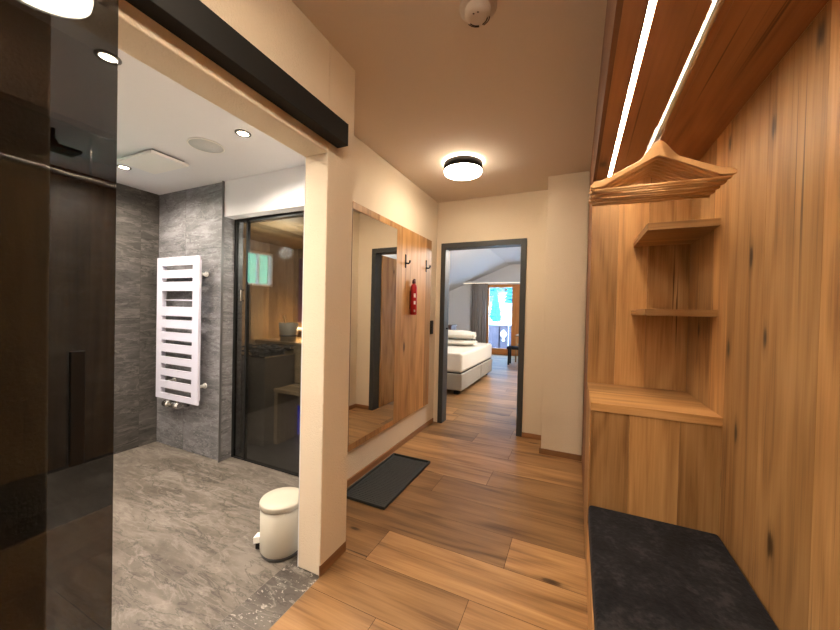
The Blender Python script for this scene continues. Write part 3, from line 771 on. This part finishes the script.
b.box((-5.3, BY1, 0), (GX0, BY1+.12, 2.98)); b.box((GX0, BY1, GZ), (GX1, BY1+.12, 2.98)); b.box((GX1, BY1, 0), (1.7, BY1+.12, 2.98))
struct(b.build('wall_bedroom_far', 'bed_paint'))
struct(bx((-4.9, 10.55, 2.27), (1.5, BY1, 2.33)).build('trim_3', 'bed_paint'))
struct(bx((-4.8, 10.60, 2.262), (-.2, 10.62, 2.269)).build('trim_4', 'cove'))
# balcony door + fixed light: larch frames
d = struct(empty('door_2', (-2.2, BY1, 0), None, None))
b = MB(); y0, y1 = BY1-.01, BY1+.07
for x0, x1 in ((-2.66, -2.56), (-1.83, -1.56), (-.32, -.2)): b.box((x0, y0, 0), (x1, y1, GZ), 2)
b.box((-2.56, y0, 2.14), (-1.83, y1, GZ), 0); b.box((-1.56, y0, 2.14), (-.32, y1, GZ), 0); b.box((-2.56, y0, .0), (-1.83, y1, .20), 0); b.box((-1.56, y0, 0), (-.32, y1, .20), 0)
b.build('door_frame', 'orangewood', d, bevel=.004)
bx((-2.56, BY1+.03, .20), (-1.83, BY1+.036, 2.14)).build('pane', 'clear', d)
bx((-1.56, BY1+.03, .20), (-.32, BY1+.036, 2.14)).build('pane', 'clear', d)
# curtain
b = MB(); A = []; B_ = []
n = 120
for i in range(n+1):
    x = -3.08 + .50*i/n; y = 10.74 + .045*math.sin(i/n*2*PI*6.5) + .012*math.sin(i*.9)
    A.append((x, y, .02)); B_.append((x - .01*math.sin(i*.4), y, 2.268))
b.ring([A, B_], False, False, True, closed=False)
cu = b.build('curtain', 'curtain'); cu.modifiers.new('s', 'SOLIDIFY').thickness = .004
tag(cu, 'long grey-brown pleated curtain beside the balcony door', 'curtain')
# bed
t = empty('bed', (-2.6, 6.4, 0), 'large white boxspring bed with beige upholstered base in the bedroom', 'bed')
bxr, bxl, by0, by1 = -1.62, -3.68, 5.19, 7.36
for y0, y1 in ((by0, 6.395), (6.405, by1)):
    bx((bxl, y0, .075), (bxr, y1, .345)).build('base', 'bed_base', t, bevel=.02, seg=3)
bx((bxl, by0+.01, .36), (bxr-.01, by1-.01, .675)).build('mattress', 'linen', t, bevel=.05, seg=5)
bx((bxl+.01, by0+.03, .345), (bxr-.03, by1-.03, .36)).build('plinth', 'black', t)
for x in (bxr-.12, bxl+.12):
    for y in (by0+.12, by1-.12): bx((x-.04, y-.04, 0), (x+.04, y+.04, .076)).build('leg', 'black', t)
bx((bxl-.07, by0, 0), (bxl-.002, by1, 1.02)).build('headboard', 'bed_base', t, bevel=.02)
def duvet(z, ry, rz_, x0, x1, lab, yc=6.1):
    b = MB()
    n = 26; rs = []
    for i in range(n+1):
        x = x0 + (x1-x0)*i/n; e = min(1, (min(i, n-i)+1)/3.5)**.4
        l = []
        for k in range(28):
            a = 2*PI*k/28; w = 1 + .035*math.sin(3*a + i*.5) + .02*math.sin(i*1.3 + k)
            l.append((x, yc + ry*e*w*math.cos(a), z + rz_ + rz_*e*w*math.sin(a)*(.97)))
        rs.append(l)
    b.ring(rs); 
    t = empty('rolled_duvet', ((x0+x1)/2, yc, z), lab, 'duvet', None)
    rl = b.build('roll', 'linen', t)
    b = MB(); sp = []
    for i in range(50):
        a = i*.36; r = .12 + .82*i/50
        sp.append((x1 + .004, yc + ry*.8*r*math.cos(a), z + rz_ + rz_*.8*r*math.sin(a)))
    b.tube(sp, .011, 6); b.build('rolled_edge', 'linen', rl)
duvet(.678, .25, .060, -3.2, -1.78, 'lower rolled white duvet lying on the bed mattress', 6.5)
duvet(.799, .20, .088, -3.2, -1.80, 'upper rolled white duvet stacked on top of the other roll', 6.5)
# low sideboard beyond the bed
t = empty('sideboard', (-3.6, 8.6, 0), 'dark brown wooden sideboard behind the bed', 'sideboard')
b = MB(); b.box((-4.7, 8.4, .05), (-2.95, 8.8, .955), 0); b.build('carcass', 'brownwood', t)
b = MB(); b.box((-4.72, 8.38, .956), (-2.93, 8.82, .985), 0); b.build('top', 'brownwood', t, bevel=.003)
b = MB(); b.box((-4.6, 8.42, 0), (-3.05, 8.78, .049), 0); b.build('plinth', 'black', t)
# desk + stool at the right edge
t = empty('desk', (-1.2, 9.9, 0), 'wooden desk with a shelf at the bedroom window', 'desk')
b = MB(); b.box((-1.50, 9.5, .70), (-.3, 10.2, .735), 0); b.build('desk_top', 'oak', t)
b = MB(); b.box((-1.46, 9.55, .46), (-.34, 10.15, .48), 0); b.build('shelf', 'oak', t)
for x in (-1.48, -.36):
    for y in (9.54, 10.14): b = MB(); b.box((x-.0, y-.02, 0), (x+.04, y+.02, .70), 2); b.build('leg', 'oak', t)
t = empty('stool', (-1.47, 9.0, 0), 'black low stool in front of the wooden desk', 'stool')
bx((-1.60, 8.9, .40), (-1.2, 9.25, .47)).build('seat', 'fabric', t, bevel=.015)
for x in (-1.55, -1.25):
    for y in (8.94, 9.21): bx((x-.02, y-.02, 0), (x+.02, y+.02, .40)).build('leg', 'black', t)

# ------------------------------------------------------------------ outside
struct(bx((-5.5, BY1+.12, -.2), (2, 12.5, -.02)).build('floor_balcony', 'concrete'))
t = empty('balcony_railing', (-2, 12.3, 0), 'weathered wooden balcony railing with cut-out tulip motif', 'railing')
# boards with a real gap where the motif is
mx, mz = -2.33, .52
b = MB(); x = -5.0
while x < 1.6:
    if not (mx-.15 < x+.075 < mx+.15): b.box((x, 12.28, .02), (x+.148, 12.30, .88), 2)
    x += .15
# boards around motif (tulip-like outline left open)
def open_half(z):
    k = (z-(mz-.20))/.40
    if k < 0 or k > 1: return 0
    if k < .18: return .055*math.sin(PI*k/.18)+.0
    if k < .32: return .018
    if k < .62: return .018 + .10*math.sin(PI*(k-.32)/.6)
    return .118*(1-(k-.62)/.38)**.6
z = .02; dz = .01
xs0, xs1 = mx-.17, mx+.17
while z < .88:
    h_ = open_half(z+dz/2)
    if h_ < .004: b.box((xs0, 12.28, z), (xs1, 12.30, z+dz), 2)
    else: b.box((xs0, 12.28, z), (mx-h_, 12.30, z+dz), 2); b.box((mx+h_, 12.28, z), (xs1, 12.30, z+dz), 2)
    z += dz
b.build('boards', 'rail_paint', t)
bx((-5, 12.25, .885), (1.6, 12.34, .93)).build('handrail', 'concrete', t)
# hillside beyond the balcony and beside the bathroom
def hill(name, f, nx, ny, x0, x1, y0, y1, mat):
    b = MB(); P = [[(x0+(x1-x0)*i/nx, y0+(y1-y0)*j/ny) for i in range(nx+1)] for j in range(ny+1)]
    V = [[(x, y, f(x, y)) for x, y in r] for r in P]
    for j in range(ny):
        for i in range(nx): b.quad([V[j][i], V[j][i+1], V[j+1][i+1], V[j+1][i]], None, None, True)
    return struct(b.build(name, mat))
hill('ground_hillside', lambda x, y: -4 + max(0, (y-16))*.42 + .5*math.sin(x*.5)+.4*math.sin(y*.6+x*.3), 40, 40, -40, 30, 13, 60, 'pale')
hill('ground_meadow', lambda x, y: -3 + max(0, (-x-8))*.62 + .3*math.sin(y*.7), 30, 30, -50, -5.6, -25, 12.9, 'hill')
def conifer(x, y, z, h, lab):
    t = empty('conifer', (x, y, z), lab, 'tree', 'conifers on the slope beyond the balcony')
    b = MB(); b.tube([(x, y, z-.5), (x, y, z+h*.5)], .12, 8); b.build('trunk', 'trunk', t)
    b = MB(); m = 16
    for k in range(m):
        z0 = z + h*(.12 + .88*k/m); z1 = z0 + h*.15; r = h*.17*(1-k/m)**.8 + .05
        r0 = []; r1 = []
        for i in range(18):
            a = 2*PI*i/18; rr = r*(1 + (.22 if i % 2 else -.16) + random.uniform(-.08, .08)); r0.append((x+rr*math.cos(a), y+rr*math.sin(a), z0 - random.uniform(0, .1))); r1.append((x+.04*math.cos(a), y+.04*math.sin(a), z1))
        b.ring([r0, r1], True, True, False)
    b.build('foliage', 'conifer', t)
for k, (x, y, h) in enumerate([(-7.9, 31, 6.5), (-6.3, 34, 6.0), (-9.6, 34.5, 7.), (-8.4, 37.5, 6.5), (-4.6, 30, 4.5), (-5.4, 35.5, 7.2), (-7.4, 44, 9.0), (-8.9, 46, 9.), (-10.5, 47, 9.), (-6.0, 46, 9.), (-11.6, 38, 7.5), (-6.6, 40, 7.0), (-2.4, 32, 6.5), (-9.8, 41.5, 7.5), (-5.8, 27.0, 2.2), (-7.0, 28.3, 1.6)]):
    conifer(x, y, -4 + max(0, y-16)*.42 - .3, h*1.25, 'tall blue-green conifer on the slope seen through the balcony door')

# ------------------------------------------------------------------ lights
def alight(name, loc, size, power, col, rot=(0, 0, 0), shape='DISK', sy=None, spread=PI):
    l = bpy.data.lights.new(name, 'AREA'); l.shape = shape; l.size = size; l.energy = power; l.color = col; l.spread = spread
    if sy: l.size_y = sy
    o = bpy.data.objects.new(name, l); C.objects.link(o); o.location = loc; o.rotation_euler = rot; return o
for x, y, _ in SP + [(-3.24, .72, 0), (-2.6, .0, 0), (-1.9, -.2, 0)]:
    l = bpy.data.lights.new('spot_light', 'SPOT'); l.energy = 40; l.spot_size = 2.85; l.spot_blend = .6; l.shadow_soft_size = .03; l.color = (1., .86, .70)
    o = bpy.data.objects.new('spot_light', l); C.objects.link(o); o.location = (x, y, ZB-.012)
l = bpy.data.lights.new('sauna_glow', 'POINT'); l.energy = 4.5; l.color = (1., .62, .28); l.shadow_soft_size = .05
o = bpy.data.objects.new('sauna_glow', l); C.objects.link(o); o.location = (-2.9, 3.08, 1.13)
l = bpy.data.lights.new('sauna_fill', 'POINT'); l.energy = 8.; l.color = (.90, .90, .82); l.shadow_soft_size = .06  # added fill light to brighten the sauna, no fixture here
o = bpy.data.objects.new('sauna_fill', l); C.objects.link(o); o.location = (-2.45, 2.32, 1.85)
l = bpy.data.lights.new('bedroom_fill', 'POINT'); l.energy = 75; l.color = (1., .90, .78); l.shadow_soft_size = .15  # added unseen fill that lifts the bedroom brightness, no fixture
o = bpy.data.objects.new('bedroom_fill', l); C.objects.link(o); o.location = (-.2, 6.0, 2.4)
def portal(loc, sx, sy, rot):
    o = alight('daylight_portal', loc, sx, 1, (1, 1, 1), rot, 'RECTANGLE', sy); o.data.cycles.is_portal = True
portal((-1.43, BY1+.10, 1.15), 2.5, 2.2, (PI/2, 0, PI))
portal((-3.84, .98, 1.845), .46, .46, (0, -PI/2, 0))
s = bpy.data.lights.new('sun', 'SUN'); s.energy = 9.; s.angle = .02; s.color = (1, .97, .9)
o = bpy.data.objects.new('sun', s); C.objects.link(o); o.rotation_euler = (math.radians(48), 0, math.radians(20))
W = bpy.data.worlds.new('world'); bpy.context.scene.world = W; W.use_nodes = True
nt = W.node_tree; nt.nodes.clear(); ow = N(nt, 'ShaderNodeOutputWorld'); bg = N(nt, 'ShaderNodeBackground')
tc = N(nt, 'ShaderNodeTexCoord'); sx = N(nt, 'ShaderNodeSeparateXYZ'); L(nt, tc.outputs['Generated'], sx.inputs[0])
L(nt, ramp(nt, sx.outputs[2], [(0., (.75, .9, 1.)), (.5, (.25, .55, 1.))]), bg.inputs[0]); bg.inputs[1].default_value = 8.
L(nt, bg.outputs[0], ow.inputs[0])

# ------------------------------------------------------------------ camera
f, yaw, pitch, roll = 339.14, .43011, -.013082, .022879
cy, sy_, cp, sp_, cr, sr = math.cos(yaw), math.sin(yaw), math.cos(pitch), math.sin(pitch), math.cos(roll), math.sin(roll)
F = Vector((-sy_*cp, cy*cp, sp_)); R0 = Vector((cy, sy_, 0)); U0 = R0.cross(F)
R = R0*cr + U0*sr; U = -R0*sr + U0*cr
cam = bpy.data.cameras.new('camera'); co = bpy.data.objects.new('camera', cam); C.objects.link(co)
cam.sensor_fit = 'HORIZONTAL'; cam.sensor_width = 36; cam.lens = f/840*36; cam.clip_start = .02; cam.clip_end = 300
m = Matrix((R, U, -F)).transposed().to_4x4(); m.translation = Vector((0, 0, 1.35)); co.matrix_world = m
S = bpy.context.scene; S.camera = co
S.view_settings.view_transform = 'Standard'; S.view_settings.look = 'None'; S.view_settings.exposure = 1.25; S.view_settings.gamma = 1.
